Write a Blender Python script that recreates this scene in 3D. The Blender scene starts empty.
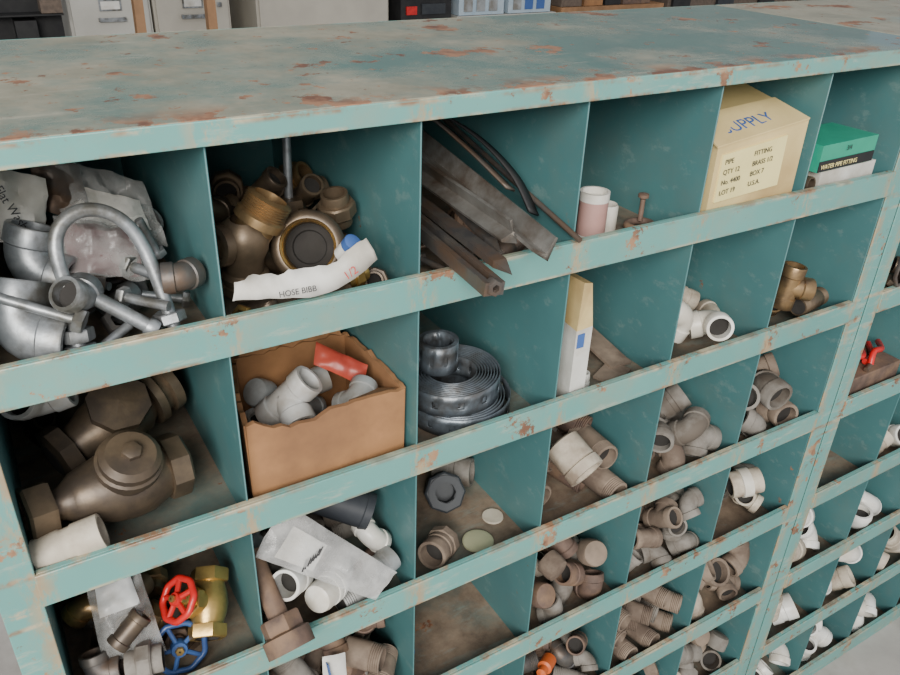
import bpy, math, random
from mathutils import Matrix, Vector, noise
random.seed(7)
V=Vector
W=143.0
SC=bpy.context.scene
# ------------------------------------------------------------------ materials
MATS={}
def newmat(name):
    m=bpy.data.materials.new(name);m.use_nodes=True
    nt=m.node_tree;b=nt.nodes['Principled BSDF'];MATS[name]=m
    return m,nt,b
def N(nt,t,**k):
    n=nt.nodes.new(t)
    for a,v in k.items():
        if hasattr(n,a): setattr(n,a,v)
        else: n.inputs[a].default_value=v
    return n
def noi(nt,scale,detail=4,rough=.6,vec=None,stretch=None,off=0):
    tc=N(nt,'ShaderNodeTexCoord')
    src=tc.outputs['Object']
    if stretch or off:
        mp=N(nt,'ShaderNodeMapping');mp.inputs['Scale'].default_value=stretch or (1,1,1);mp.inputs['Location'].default_value=(off,off*.7,0)
        nt.links.new(src,mp.inputs[0]);src=mp.outputs[0]
    n=N(nt,'ShaderNodeTexNoise');n.inputs['Scale'].default_value=scale;n.inputs['Detail'].default_value=detail;n.inputs['Roughness'].default_value=rough
    nt.links.new(src,n.inputs['Vector']);return n.outputs['Fac']
def ramp(nt,fac,a,b,c0=(0,0,0,1),c1=(1,1,1,1)):
    r=N(nt,'ShaderNodeValToRGB');r.color_ramp.elements[0].position=a;r.color_ramp.elements[1].position=b
    r.color_ramp.elements[0].color=c0;r.color_ramp.elements[1].color=c1
    nt.links.new(fac,r.inputs[0]);return r.outputs[0]
def mix(nt,fac,a,b):
    m=N(nt,'ShaderNodeMix');m.data_type='RGBA'
    for s,i in ((fac,0),(a,6),(b,7)):
        if isinstance(s,(int,float)): m.inputs[i].default_value=s
        elif isinstance(s,tuple): m.inputs[i].default_value=s if len(s)==4 else s+(1,)
        else: nt.links.new(s,m.inputs[i])
    return m.outputs[2]
def math_(nt,op,a,b=None,clamp=False):
    m=N(nt,'ShaderNodeMath');m.operation=op;m.use_clamp=clamp
    for i,s in enumerate((a,b)):
        if s is None: continue
        if isinstance(s,(int,float)): m.inputs[i].default_value=s
        else: nt.links.new(s,m.inputs[i])
    return m.outputs[0]
def bump(nt,b,h,st=.3,d=.001):
    n=N(nt,'ShaderNodeBump');n.inputs['Strength'].default_value=st;n.inputs['Distance'].default_value=d
    nt.links.new(h,n.inputs['Height']);nt.links.new(n.outputs[0],b.inputs['Normal'])
def simple(name,c1,c2,scale=60,rough=.5,metal=0,bs=.3,lo=.35,hi=.65,spec=.5,dirt=None):
    m,nt,b=newmat(name)
    f=noi(nt,scale,5)
    col=mix(nt,ramp(nt,f,lo,hi),c1,c2)
    if dirt:
        col=mix(nt,ramp(nt,noi(nt,scale*.45,6),.46,.62),col,dirt)
    nt.links.new(col,b.inputs['Base Color'])
    b.inputs['Roughness'].default_value=rough;b.inputs['Metallic'].default_value=metal
    b.inputs['Specular IOR Level'].default_value=spec
    bump(nt,b,noi(nt,scale*2.5,4),bs,.0006)
    return m
def paint(name,base,dark,rustlo,rough=.38,front=False,x0=0.0,floor=False):
    m,nt,b=newmat(name)
    col=mix(nt,ramp(nt,noi(nt,7,4),.3,.7),base,dark)
    tc=N(nt,'ShaderNodeTexCoord');sx=N(nt,'ShaderNodeSeparateXYZ');nt.links.new(tc.outputs['Object'],sx.inputs[0])
    df=None
    if floor:
        geo=N(nt,'ShaderNodeNewGeometry');sep=N(nt,'ShaderNodeSeparateXYZ');nt.links.new(geo.outputs['Normal'],sep.inputs[0])
        up=ramp(nt,sep.outputs[2],.6,.95)
        df=math_(nt,'MULTIPLY',math_(nt,'MULTIPLY',ramp(nt,noi(nt,6,9,.68),.25,.52),up),.95)
        col=mix(nt,df,col,mix(nt,ramp(nt,noi(nt,22,7,.7),.35,.65),(.12,.08,.055),(.29,.21,.145)))
    gr=math_(nt,'MULTIPLY',ramp(nt,noi(nt,11,8,.72,off=3),.5,.72),.5 if front else .35)
    col=mix(nt,gr,col,(.30,.30,.22) if front else (.12,.16,.14))
    sc=math_(nt,'MULTIPLY',ramp(nt,noi(nt,34,6,.75,stretch=(.35,1.0,1.6)),.57,.66),.5 if front else .3)
    col=mix(nt,sc,col,(.42,.45,.36) if front else (.22,.31,.29))
    rc=ramp(nt,noi(nt,19,9,.74),rustlo,rustlo+.02)
    rcol=mix(nt,ramp(nt,noi(nt,50,3),.4,.6),(.17,.06,.028),(.36,.19,.10))
    col=mix(nt,math_(nt,'MULTIPLY',rc,.92),col,rcol)
    if front:
        q=math_(nt,'ADD',math_(nt,'DIVIDE',math_(nt,'SUBTRACT',sx.outputs[0],x0),.143),10.5)
        fr=math_(nt,'ABSOLUTE',math_(nt,'SUBTRACT',math_(nt,'FRACT',q),.5))
        near=ramp(nt,fr,.012,.11,(1,1,1,1),(0,0,0,1))
        wn=ramp(nt,noi(nt,60,6,.75,stretch=(1.5,1,.5)),.45,.56)
        col=mix(nt,math_(nt,'MULTIPLY',math_(nt,'MULTIPLY',near,wn),.85),col,mix(nt,noi(nt,30,3),(.50,.41,.25),(.30,.17,.09)))
        zf=math_(nt,'FRACT',math_(nt,'ADD',math_(nt,'DIVIDE',math_(nt,'SUBTRACT',sx.outputs[2],.931),.1543),20.02))
        e=None
        for c,wd in ((.1917,.024),(.015,.02),(.916,.018),(1.0,.02)):
            k=ramp(nt,math_(nt,'ABSOLUTE',math_(nt,'SUBTRACT',zf,c)),wd*.3,wd,(1,1,1,1),(0,0,0,1))
            e=k if e is None else math_(nt,'MAXIMUM',e,k)
        en=ramp(nt,noi(nt,26,8,.75,stretch=(1,1,1),off=7),.45,.54)
        en2=ramp(nt,noi(nt,9,4,.6,off=11),.4,.6)
        em=math_(nt,'MULTIPLY',math_(nt,'MULTIPLY',e,en),math_(nt,'ADD',math_(nt,'MULTIPLY',en2,.5),.5))
        col=mix(nt,math_(nt,'MULTIPLY',em,.9),col,mix(nt,ramp(nt,noi(nt,35,3,off=5),.42,.58),(.47,.40,.27),(.25,.12,.06)))
    nt.links.new(col,b.inputs['Base Color'])
    rr=math_(nt,'ADD',math_(nt,'MULTIPLY',rc,.3),rough)
    if df is not None: rr=math_(nt,'ADD',rr,math_(nt,'MULTIPLY',df,.3))
    nt.links.new(rr,b.inputs['Roughness'])
    bump(nt,b,noi(nt,16,5),.2,.0016)
    return m
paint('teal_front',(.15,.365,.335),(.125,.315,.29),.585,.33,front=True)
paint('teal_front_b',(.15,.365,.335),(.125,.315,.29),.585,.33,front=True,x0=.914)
paint('teal_wall_shaded',(.074,.195,.20),(.058,.158,.168),.66,.42)  # same teal paint, darkened: interior shade of the bins put into the colour
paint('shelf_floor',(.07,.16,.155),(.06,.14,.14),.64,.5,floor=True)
def topmat(name,bias):
    m,nt,b=newmat(name)
    col=mix(nt,ramp(nt,noi(nt,5,4),.3,.7),(.07,.205,.185),(.048,.145,.14))
    tc=N(nt,'ShaderNodeTexCoord');sx=N(nt,'ShaderNodeSeparateXYZ');nt.links.new(tc.outputs['Object'],sx.inputs[0])
    g=math_(nt,'MULTIPLY',math_(nt,'SUBTRACT',.42,sx.outputs[0]),.24)
    nz=math_(nt,'ADD',math_(nt,'ADD',noi(nt,5.5,10,.7),g),bias)
    d=ramp(nt,nz,.40,.60)
    dust=mix(nt,ramp(nt,noi(nt,18,7,.7),.35,.65),(.25,.225,.16),(.40,.355,.26))
    col=mix(nt,math_(nt,'MULTIPLY',d,.85),col,dust)
    sc=math_(nt,'MULTIPLY',ramp(nt,noi(nt,26,7,.78,stretch=(.3,1.3,1)),.59,.68),.5)
    col=mix(nt,sc,col,(.45,.43,.34))
    r1=ramp(nt,noi(nt,13,8,.68,off=2.3),.585,.605)
    r2=ramp(nt,noi(nt,48,6,.7,off=5.1),.62,.64)
    fe=ramp(nt,sx.outputs[1],-.004,.03,(1,1,1,1),(0,0,0,1))
    r3=math_(nt,'MULTIPLY',fe,ramp(nt,noi(nt,22,8,.75,off=1.1),.50,.54))
    r=math_(nt,'MAXIMUM',math_(nt,'MAXIMUM',r1,r2),r3)
    col=mix(nt,math_(nt,'MULTIPLY',r,.9),col,mix(nt,ramp(nt,noi(nt,45,4,off=9),.4,.6),(.14,.05,.028),(.34,.165,.09)))
    nt.links.new(col,b.inputs['Base Color'])
    rr=math_(nt,'ADD',math_(nt,'ADD',math_(nt,'MULTIPLY',d,.32),math_(nt,'MULTIPLY',r,.35)),.12)
    nt.links.new(rr,b.inputs['Roughness'])
    bump(nt,b,noi(nt,4.5,3),.25,.007)
topmat('teal_top',.0);topmat('teal_top_b',.28)
simple('brass',(.62,.42,.14),(.46,.30,.10),45,.30,.8,dirt=(.26,.17,.08))
simple('bronze',(.20,.145,.095),(.12,.09,.06),40,.42,.55,.4,dirt=(.09,.07,.055))
simple('bronze_bright',(.42,.28,.14),(.26,.17,.085),45,.36,.75,.3,dirt=(.13,.09,.06))
simple('galvanized',(.40,.42,.44),(.24,.26,.28),70,.40,.6,.3,dirt=(.14,.135,.12))
simple('strap_zinc',(.22,.26,.30),(.14,.165,.195),70,.4,.6,.3,dirt=(.11,.11,.11))
simple('steel_dark',(.085,.083,.085),(.14,.125,.11),60,.5,.5,.4,dirt=(.15,.10,.07))
simple('steel_angle',(.40,.39,.37),(.27,.255,.235),40,.34,.7,.3,dirt=(.17,.13,.10))
simple('rust_iron',(.17,.11,.085),(.10,.068,.055),60,.75,.15,.6,dirt=(.22,.14,.09))
simple('pvc_white',(.82,.82,.79),(.72,.71,.67),30,.33,0,.1,dirt=(.60,.56,.48))
simple('pvc_light',(.56,.57,.57),(.46,.47,.47),30,.36,0,.1,dirt=(.36,.33,.29))
simple('pvc_grey',(.36,.38,.39),(.28,.30,.31),30,.42,0,.1,dirt=(.2,.19,.17))
simple('pvc_dark',(.03,.034,.042),(.045,.05,.055),30,.5,0,.1,spec=.3)
simple('dusty_tan',(.27,.205,.155),(.19,.145,.11),45,.8,0,.5,dirt=(.125,.09,.068))
simple('dusty_grey',(.25,.23,.205),(.175,.16,.14),45,.72,0,.5,dirt=(.11,.09,.072))
simple('dusty_cream',(.58,.52,.42),(.44,.38,.30),40,.6,0,.4,dirt=(.26,.20,.15))
simple('hole_shade',(.02,.018,.016),(.03,.027,.025),40,.9)  # near-black fill inside open bores, painted shade
simple('cardboard',(.40,.20,.085),(.31,.155,.068),14,.85,0,.2,dirt=(.21,.105,.05))
simple('cardboard_pale',(.70,.55,.26),(.58,.44,.20),14,.8,0,.2,dirt=(.44,.30,.13))
simple('label_yellow',(.86,.75,.34),(.78,.67,.30),20,.6)
simple('paper_white',(.74,.73,.69),(.60,.59,.55),25,.7,0,.3,dirt=(.46,.43,.37))
simple('ink_dark',(.03,.03,.035),(.05,.05,.05),20,.6)
simple('ink_red',(.5,.05,.04),(.45,.05,.04),20,.6)
simple('ink_blue',(.05,.12,.35),(.05,.12,.35),20,.6)
simple('red_paint',(.62,.02,.018),(.45,.015,.015),40,.32)
simple('red_packet',(.45,.075,.045),(.33,.045,.03),30,.4)
simple('maroon',(.14,.035,.04),(.08,.02,.025),30,.5)
simple('blue_paint',(.04,.10,.27),(.03,.06,.17),40,.35)
simple('green_box',(.03,.34,.22),(.02,.28,.18),20,.5)
simple('pink_plastic',(.52,.33,.30),(.45,.26,.23),20,.4)
simple('pale_lid',(.55,.55,.34),(.44,.44,.28),20,.5)
simple('orange_plastic',(.65,.13,.03),(.5,.1,.02),20,.5)
simple('black_plastic',(.018,.018,.02),(.03,.03,.03),20,.5,spec=.3)
simple('file_grey',(.50,.49,.45),(.44,.43,.39),6,.45)
simple('file_tan',(.50,.47,.40),(.44,.41,.35),6,.45)
simple('wood',(.36,.19,.09),(.24,.13,.06),12,.6)
simple('concrete',(.46,.44,.41),(.36,.34,.32),8,.85,dirt=(.28,.26,.23))
simple('wall_paint',(.4,.39,.36),(.35,.34,.32),3,.8)
simple('clear_bin',(.35,.46,.55),(.5,.58,.64),9,.3)
simple('hazel',(.10,.075,.06),(.16,.12,.09),60,.8)
def film(name,a0,a1,c):
    m,nt,b=newmat(name)
    b.inputs['Base Color'].default_value=c+(1,);b.inputs['Roughness'].default_value=.15
    nt.links.new(ramp(nt,noi(nt,40,4),.35,.7,(a0,)*3+(1,),(a1,)*3+(1,)),b.inputs['Alpha'])
    bump(nt,b,noi(nt,60,3),.5,.002)
film('clear_film',.10,.42,(.75,.75,.73));film('milky_film',.22,.55,(.66,.66,.65))
# ------------------------------------------------------------------ mesh builder (mm)
class MB:
    def __init__(s): s.v=[];s.f=[];s.m=[];s.sm=[];s.names=[]
    def mi(s,n):
        if n not in s.names: s.names.append(n)
        return s.names.index(n)
    def add(s,vs,fs,mat,smooth=True):
        o=len(s.v);s.v+= [tuple(v) for v in vs];k=s.mi(mat)
        for f in fs: s.f.append([i+o for i in f]);s.m.append(k);s.sm.append(smooth)
    def lathe(s,prof,M,mat,seg=24,smooth=True,rot=0):
        vs=[];fs=[];n=len(prof)
        for r,z in prof:
            for k in range(seg):
                a=2*math.pi*k/seg+rot
                vs.append(M@V((r*math.cos(a),r*math.sin(a),z)))
        for i in range(n-1):
            for k in range(seg):
                k2=(k+1)%seg
                fs.append([i*seg+k,i*seg+k2,(i+1)*seg+k2,(i+1)*seg+k])
        s.add(vs,fs,mat,smooth)
    def sweep(s,pts,r,mat,seg=16,closed=False,caps=True):
        pts=[V(p) for p in pts];n=len(pts)
        rr=r if isinstance(r,(list,tuple)) else [r]*n
        vs=[];fs=[];up=None
        for i,p in enumerate(pts):
            if closed: t=(pts[(i+1)%n]-pts[i-1]).normalized()
            else: t=(pts[min(i+1,n-1)]-pts[max(i-1,0)]).normalized()
            if up is None:
                up=V((0,0,1)) if abs(t.z)<.9 else V((1,0,0))
            a=(up-t*up.dot(t)).normalized();up=a;bb=t.cross(a)
            for k in range(seg):
                an=2*math.pi*k/seg;vs.append(p+a*(rr[i]*math.cos(an))+bb*(rr[i]*math.sin(an)))
        for i in range(n if closed else n-1):
            j=(i+1)%n
            for k in range(seg):
                k2=(k+1)%seg;fs.append([i*seg+k,i*seg+k2,j*seg+k2,j*seg+k])
        if caps and not closed:
            fs.append(list(range(seg))[::-1]);fs.append([(n-1)*seg+k for k in range(seg)])
        s.add(vs,fs,mat)
    def box(s,a,b,mat,M=Matrix()):
        x0,y0,z0=a;x1,y1,z1=b
        vs=[M@V(p) for p in [(x0,y0,z0),(x1,y0,z0),(x1,y1,z0),(x0,y1,z0),(x0,y0,z1),(x1,y0,z1),(x1,y1,z1),(x0,y1,z1)]]
        s.add(vs,[[0,3,2,1],[4,5,6,7],[0,1,5,4],[1,2,6,5],[2,3,7,6],[3,0,4,7]],mat,False)
    def hexa(s,p,mat):
        s.add([V(q) for q in p],[[0,3,2,1],[4,5,6,7],[0,1,5,4],[1,2,6,5],[2,3,7,6],[3,0,4,7]],mat,False)
    def prism(s,poly,A,B,up,mat,smooth=False):
        A=V(A);B=V(B);t=(B-A).normalized();up=V(up);u=(up-t*up.dot(t)).normalized();w=t.cross(u);n=len(poly)
        vs=[P+w*x+u*y for P in (A,B) for x,y in poly]
        fs=[[i,(i+1)%n,n+(i+1)%n,n+i] for i in range(n)]+[list(range(n))[::-1],list(range(n,2*n))]
        s.add(vs,fs,mat,smooth)
    def sheet(s,P,mat,nu=14,nv=10,amp=2.5,sc=.05,thick=1.0,bulge=0,seed=0):
        P=[V(p) for p in P];nrm=(P[1]-P[0]).cross(P[3]-P[0]).normalized()
        for sg in ((1,-1) if bulge else (1,)):
            vs=[];fs=[]
            for j in range(nv+1):
                for i in range(nu+1):
                    u=i/nu;w=j/nv
                    q=P[0]*(1-u)*(1-w)+P[1]*u*(1-w)+P[2]*u*w+P[3]*(1-u)*w
                    e=(4*u*(1-u)*4*w*(1-w))**.6
                    d=noise.noise(q*sc+V((seed*9.1,0,0)))*amp+noise.noise(q*sc*3+V((0,seed,0)))*amp*.5
                    vs.append(q+nrm*(d+sg*bulge*e))
            for j in range(nv):
                for i in range(nu):
                    a=j*(nu+1)+i;fs.append([a,a+1,a+nu+2,a+nu+1])
            s.add(vs,fs,mat)
    def ribbon(s,pts,wv,mat,th=.5):
        pts=[V(p) for p in pts];n=len(pts);wv=[V(w) for w in wv] if isinstance(wv,list) else [V(wv)]*n
        vs=[];fs=[]
        for p,w in zip(pts,wv): vs+=[p,p+w]
        for i in range(n-1): fs.append([2*i,2*i+1,2*i+3,2*i+2])
        s.add(vs,fs,mat)
def make(name,mb,parent=None,mod=None):
    me=bpy.data.meshes.new(name)
    me.from_pydata([(x*.001,y*.001,z*.001) for x,y,z in mb.v],[],mb.f)
    for n in mb.names: me.materials.append(MATS[n])
    me.polygons.foreach_set('material_index',mb.m);me.polygons.foreach_set('use_smooth',mb.sm)
    me.update()
    try: me.set_sharp_from_angle(angle=math.radians(38))
    except Exception: pass
    ob=bpy.data.objects.new(name,me);SC.collection.objects.link(ob)
    if parent: ob.parent=parent
    if mod=='bevel':
        b=ob.modifiers.new('bevel','BEVEL');b.width=.0012;b.segments=2;b.limit_method='ANGLE';b.angle_limit=math.radians(50)
    elif mod: 
        s=ob.modifiers.new('solid','SOLIDIFY');s.thickness=mod*.001;s.offset=0
    return ob
def F(pos,z=(0,0,1),roll=0):
    z=V(z).normalized();x=V((0,0,1)) if abs(z.z)<.95 else V((1,0,0))
    x=(x-z*x.dot(z)).normalized();y=z.cross(x)
    M=Matrix((( x.x,y.x,z.x,pos[0]),(x.y,y.y,z.y,pos[1]),(x.z,y.z,z.z,pos[2]),(0,0,0,1)))
    return M@Matrix.Rotation(roll,4,'Z')
def T(x,y,z): return Matrix.Translation((x,y,z))
RY=lambda a:Matrix.Rotation(math.radians(a),4,'Y')
RX=lambda a:Matrix.Rotation(math.radians(a),4,'X')
RZ=lambda a:Matrix.Rotation(math.radians(a),4,'Z')
def shelf(r): return 931.0-(r-1)*154.3
def B(c,r,x,y,h): return V(((c-1)*W+x,y,shelf(r)+h))
# ------------------------------------------------------------------ fitting parts
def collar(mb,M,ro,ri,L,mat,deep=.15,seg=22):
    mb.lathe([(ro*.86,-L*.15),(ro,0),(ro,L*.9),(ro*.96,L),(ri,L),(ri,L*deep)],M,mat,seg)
    mb.lathe([(ri,L*deep),(.01,L*deep)],M,'hole_shade',seg)
def elbow(mb,M,r,mat,ang=90,L=None,seg=20):
    L=L or r*1.0;R=r*1.05;a=math.radians(ang);t=R*math.tan(a/2)
    pts=[];
    for k in range(9):
        th=a*k/8; pts.append(M@V((R-R*math.cos(th),0,-t+R*math.sin(th))))
    mb.sweep(pts,r*.9,mat,seg)
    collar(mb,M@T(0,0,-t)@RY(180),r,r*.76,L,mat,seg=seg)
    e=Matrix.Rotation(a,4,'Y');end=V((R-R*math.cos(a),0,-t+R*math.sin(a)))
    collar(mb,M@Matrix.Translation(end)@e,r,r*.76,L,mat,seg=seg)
def tee(mb,M,r,mat,L=None,seg=20,threads=False):
    L=L or r*.9
    mb.lathe([(r*.9,-r*1.1),(r*.9,r*1.1)],M,mat,seg)
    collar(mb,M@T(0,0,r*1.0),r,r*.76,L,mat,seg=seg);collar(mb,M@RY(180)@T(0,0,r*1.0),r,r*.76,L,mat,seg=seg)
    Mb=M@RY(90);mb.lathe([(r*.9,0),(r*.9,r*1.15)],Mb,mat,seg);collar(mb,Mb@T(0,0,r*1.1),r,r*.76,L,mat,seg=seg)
def coupling(mb,M,r,L,mat,seg=24,ri=None):
    ri=ri or r*.78
    mb.lathe([(ri,-L/2),(r*.97,-L/2),(r,-L/2+1.2),(r,-L*.1),(r*.93,-L*.07),(r*.93,L*.07),(r,L*.1),(r,L/2-1.2),(r*.97,L/2),(ri,L/2),(ri*.95,-L*.2)],M,mat,seg)
    mb.lathe([(ri*.97,L*.0),(.01,0)],M,'hole_shade',seg)
    mb.lathe([(ri,-L/2),(ri,-L*.1),(.01,-L*.1)],M,'hole_shade',seg)
def nipple(mb,M,r,L,mat,seg=18,th=True):
    p=[(r*.8,-L/2)]
    n=6;pitch=2.2
    if th:
        for k in range(n): p+=[(r*.93,-L/2+k*pitch),(r,-L/2+k*pitch+pitch/2)]
        q=[(a,-b) for a,b in p[1:]][::-1];p=p+q+[(r*.8,L/2),(r*.78,L/2-12)]
    else: p=[(r*.8,-L/2),(r,-L/2),(r,L/2),(r*.8,L/2),(r*.78,L/2-12)]
    mb.lathe(p,M,mat,seg);mb.lathe([(r*.78,L/2-12),(.01,L/2-12)],M,'hole_shade',seg);mb.lathe([(r*.8,-L/2),(.01,-L/2+.5)],M,'hole_shade',seg)
def hexnut(mb,M,r,L,mat,ri=None,n=6):
    ri=ri or r*.55
    mb.lathe([(ri,-L/2),(r*.92,-L/2),(r,-L/2+L*.12),(r,L/2-L*.12),(r*.92,L/2),(ri,L/2),(ri,-L/2)],M,mat,n,False)
def cap(mb,M,r,L,mat,seg=22):
    mb.lathe([(r*.8,0),(r,0),(r,L*.7),(r*.9,L*.92),(r*.6,L),(.01,L*1.03)],M,mat,seg);mb.lathe([(r*.8,0),(r*.8,L*.5),(.01,L*.5)],M,'hole_shade',seg)
def wheel(mb,M,R,mat,t=3.2,spokes=5,scal=0):
    pts=[]
    for k in range(40):
        a=2*math.pi*k/40;q=R*(1+scal*math.cos(a*8));pts.append(M@V((q*math.cos(a),q*math.sin(a),0)))
    mb.sweep(pts,t,mat,10,closed=True)
    for k in range(spokes):
        a=2*math.pi*k/spokes;mb.sweep([M@V((2*math.cos(a),2*math.sin(a),2)),M@V((R*math.cos(a),R*math.sin(a),0))],t*.8,mat,8)
    mb.lathe([(.01,5),(R*.3,5),(R*.34,3),(R*.34,-3),(.01,-3)],M,mat,16);hexnut(mb,M@T(0,0,6),R*.18,4,'brass',1)
def gate_valve(mb,M,r,mat,wmat,wr=None,stem=None):
    wr=wr or r*1.7;stem=stem or r*1.6
    Mx=M@RY(90)
    mb.lathe([(r*.8,-r*1.3),(r*.85,-r),(r*1.0,-r*.5),(r*1.05,0),(r*1.0,r*.5),(r*.85,r),(r*.8,r*1.3)],Mx,mat,24)
    for s in (1,-1):
        Q=Mx if s>0 else M@RY(-90)
        mb.lathe([(r*.7,r*1.1),(r*1.05,r*1.15),(r*1.05,r*1.75),(r*.98,r*1.85),(r*.72,r*1.85)],Q,mat,6 if r<20 else 8,False)
        mb.lathe([(r*.72,r*1.85),(r*.70,r*1.2),(.01,r*1.2)],Q,'hole_shade',20)
    mb.lathe([(r*.75,0),(r*.72,r*1.1)],M,mat,22);hexnut(mb,M@T(0,0,r*1.25),r*.88,r*.45,mat,r*.3)
    mb.lathe([(r*.55,r*1.4),(r*.5,r*1.75),(r*.36,r*1.8),(r*.34,r*2.1)],M,mat,18);hexnut(mb,M@T(0,0,r*2.1),r*.42,r*.3,mat,r*.1)
    mb.lathe([(r*.14,r*2.1),(r*.14,r*2.1+stem)],M,'brass',12)
    wheel(mb,M@T(0,0,r*2.1+stem),wr,wmat,t=r*.19,scal=.03)
# ------------------------------------------------------------------ cabinets
ZT=1084.0;ZB=-8
def cabinet(name,x0,pl,pr,front,topmat,ncol=6,yoff=0):
    mb=MB();x1=x0+ncol*W;D=305;y=yoff
    mb.box((x0-pl,y-4,ZT-2),(x1+pr,y+D,ZT),topmat)
    mb.box((x0-pl,y-5.5,ZT-15),(x1+pr,y-4,ZT-.3),front)
    mb.box((x0-pl,y+D,ZT-15),(x1+pr,y+D+1.5,ZT),front)
    for i in range(1,ncol): mb.box((x0+i*W-.7,y,5),(x0+i*W+.7,y+D-3,ZT-2),'teal_wall_shaded')
    mb.box((x0-pl,y+2,ZB),(x0-pl+1.5,y+D-3,ZT-2.2),'teal_wall_shaded');mb.box((x1+pr-1.5,y+2,ZB),(x1+pr,y+D-3,ZT-2.2),'teal_wall_shaded')
    mb.box((x0-1.5,y-1.8,5),(x0,y+D-3.2,ZT-2.2),'teal_wall_shaded');mb.box((x1,y-1.8,5),(x1+1.5,y+D-3.2,ZT-2.2),'teal_wall_shaded')
    mb.box((x0-pl,y+D-3,ZB),(x1+pr,y+D-1.5,ZT-2.2),'teal_wall_shaded')
    for a,b in ((x0-pl,x0),(x1,x1+pr)):
        mb.box((a,y-4,ZB),(b,y-2,ZT-15),front)
    for r in range(1,8):
        s=shelf(r)
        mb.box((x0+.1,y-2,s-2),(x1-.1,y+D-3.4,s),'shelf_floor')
        mb.box((x0-1,y-5.5,s-1),(x1+1,y-3,s+26.5),front)
        mb.box((x0+.1,y-2.9,s+24.3),(x1-.1,y+2,s+26.3),front)
    mb.box((x0,y-4,ZB),(x1,y-2,5),front)
    return make(name,mb,mod='bevel')
cabinet('steel_bin_cabinet',0,25,28,'teal_front','teal_top')
cabinet('steel_bin_cabinet',914,25,25,'teal_front_b','teal_top_b',6,0)
# ------------------------------------------------------------------ piles
OCC={}
def occ(c,r,p,rad): OCC.setdefault((c,r),[]).append((V(p),rad))
def pile(name,c,r,n,kinds,mats,rad=(13,16),xr=None,yr=(16,125),base=0,hmax=110,align=None,slope=.10):
    mb=MB();L=OCC.setdefault((c,r),[])
    xr=xr or (5,138)
    for i in range(n):
        rr=random.uniform(*rad);best=None
        e=rr*1.22
        for t in range(70):
            x=random.uniform(xr[0]+e,xr[1]-e) if xr[1]-xr[0]>2*e else (xr[0]+xr[1])/2
            y=random.uniform(max(yr[0],e+2),yr[1]);h=e*.95+base
            for q,qr in L:
                d2=(q.x-x)**2+(q.y-y)**2;s=(e+qr)*.88
                if d2<s*s: h=max(h,q.z+math.sqrt(s*s-d2))
            sc=h+y*slope
            if best is None or sc<best[0]: best=(sc,x,y,h)
        _,x,y,h=best
        if h>hmax: continue
        L.append((V((x,y,h)),e))
        P=B(c,r,x,y,h);k=random.choice(kinds);mt=random.choice(mats)
        if align: z=(align[0]+random.uniform(-.25,.25),align[1]+random.uniform(-.25,.25),align[2]+random.uniform(-.15,.15))
        else: z=(random.uniform(-1,1),random.uniform(-1,.3),random.uniform(-.2,.8))
        M=F(P,z,random.uniform(0,6.28))
        if k=='elbow': elbow(mb,M@T(-rr*.5,0,rr*.4),rr*.82,mt,L=rr*.5)
        elif k=='elbow45': elbow(mb,M,rr*.85,mt,ang=45,L=rr*.6)
        elif k=='tee': tee(mb,M@T(-rr*.4,0,0),rr*.70,mt,L=rr*.42)
        elif k=='coupling': coupling(mb,M,rr*.88,rr*1.8,mt)
        elif k=='nipple': nipple(mb,M,rr*.85,rr*3.0,mt)
        elif k=='cap': cap(mb,M@T(0,0,-rr*.5),rr*.9,rr*1.2,mt)
        elif k=='union': coupling(mb,M,rr*.75,rr*1.9,mt);hexnut(mb,M,rr*1.05,rr*.8,mt,rr*.7,8)
        elif k=='bolt':
            mb.sweep([M@V((0,0,-rr)),M@V((0,0,rr*1.3))],rr*.24,mt,10);hexnut(mb,M@T(0,0,-rr),rr*.5,rr*.38,mt,.1)
        elif k=='nut': hexnut(mb,M,rr*.8,rr*.6,mt)
    return make(name,mb)
def smooth_path(P,k=4):
    out=[]
    for i in range(len(P)-1):
        p0=P[max(i-1,0)];p1=P[i];p2=P[i+1];p3=P[min(i+2,len(P)-1)]
        for j in range(k):
            t=j/k;out.append(.5*((2*p1)+(p2-p0)*t+(2*p0-5*p1+4*p2-p3)*t*t+(3*p1-p0-3*p2+p3)*t**3))
    out.append(P[-1]);return out
def text(body,pos,xdir,ydir,size,mat,parent):
    c=bpy.data.curves.new('lettering','FONT');c.body=body;c.size=size*.001;c.materials.append(MATS[mat]);c.extrude=.0001
    x=V(xdir).normalized();z=x.cross(V(ydir)).normalized();y=z.cross(x)
    o=bpy.data.objects.new('lettering',c);SC.collection.objects.link(o)
    p=V(pos)*.001
    o.matrix_world=Matrix(((x.x,y.x,z.x,p.x),(x.y,y.y,z.y,p.y),(x.z,y.z,z.z,p.z),(0,0,0,1)));o.parent=parent
    return o
# ================================================================== ROW 1
# -- R1C1
mb=MB()
U=[B(1,1,57,16,18),B(1,1,58,26,50),B(1,1,57,33,74),B(1,1,62,38,88),B(1,1,74,41,95),B(1,1,88,41,93),B(1,1,100,38,83),B(1,1,107,33,66),B(1,1,111,24,42),B(1,1,114,14,16)]
mb.sweep(smooth_path(U),4.3,'galvanized',14)
hexnut(mb,F(B(1,1,57.5,18,26),(U[1]-U[0])),10,8,'galvanized',4);hexnut(mb,F(B(1,1,57.2,16,17),(U[1]-U[0])),9.5,6,'galvanized',4)
hexnut(mb,F(B(1,1,113,17,25),(U[-2]-U[-1])),9.5,7,'galvanized',4)
make('u_bolt',mb)
mb=MB();a=B(1,1,-0.0+6,40,60);b_=B(1,1,60,12,38)
mb.sweep([a,b_],3.2,'galvanized',12);hexnut(mb,F(b_,b_-a),8,6,'galvanized',.1)
make('long_bolt',mb)
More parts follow.
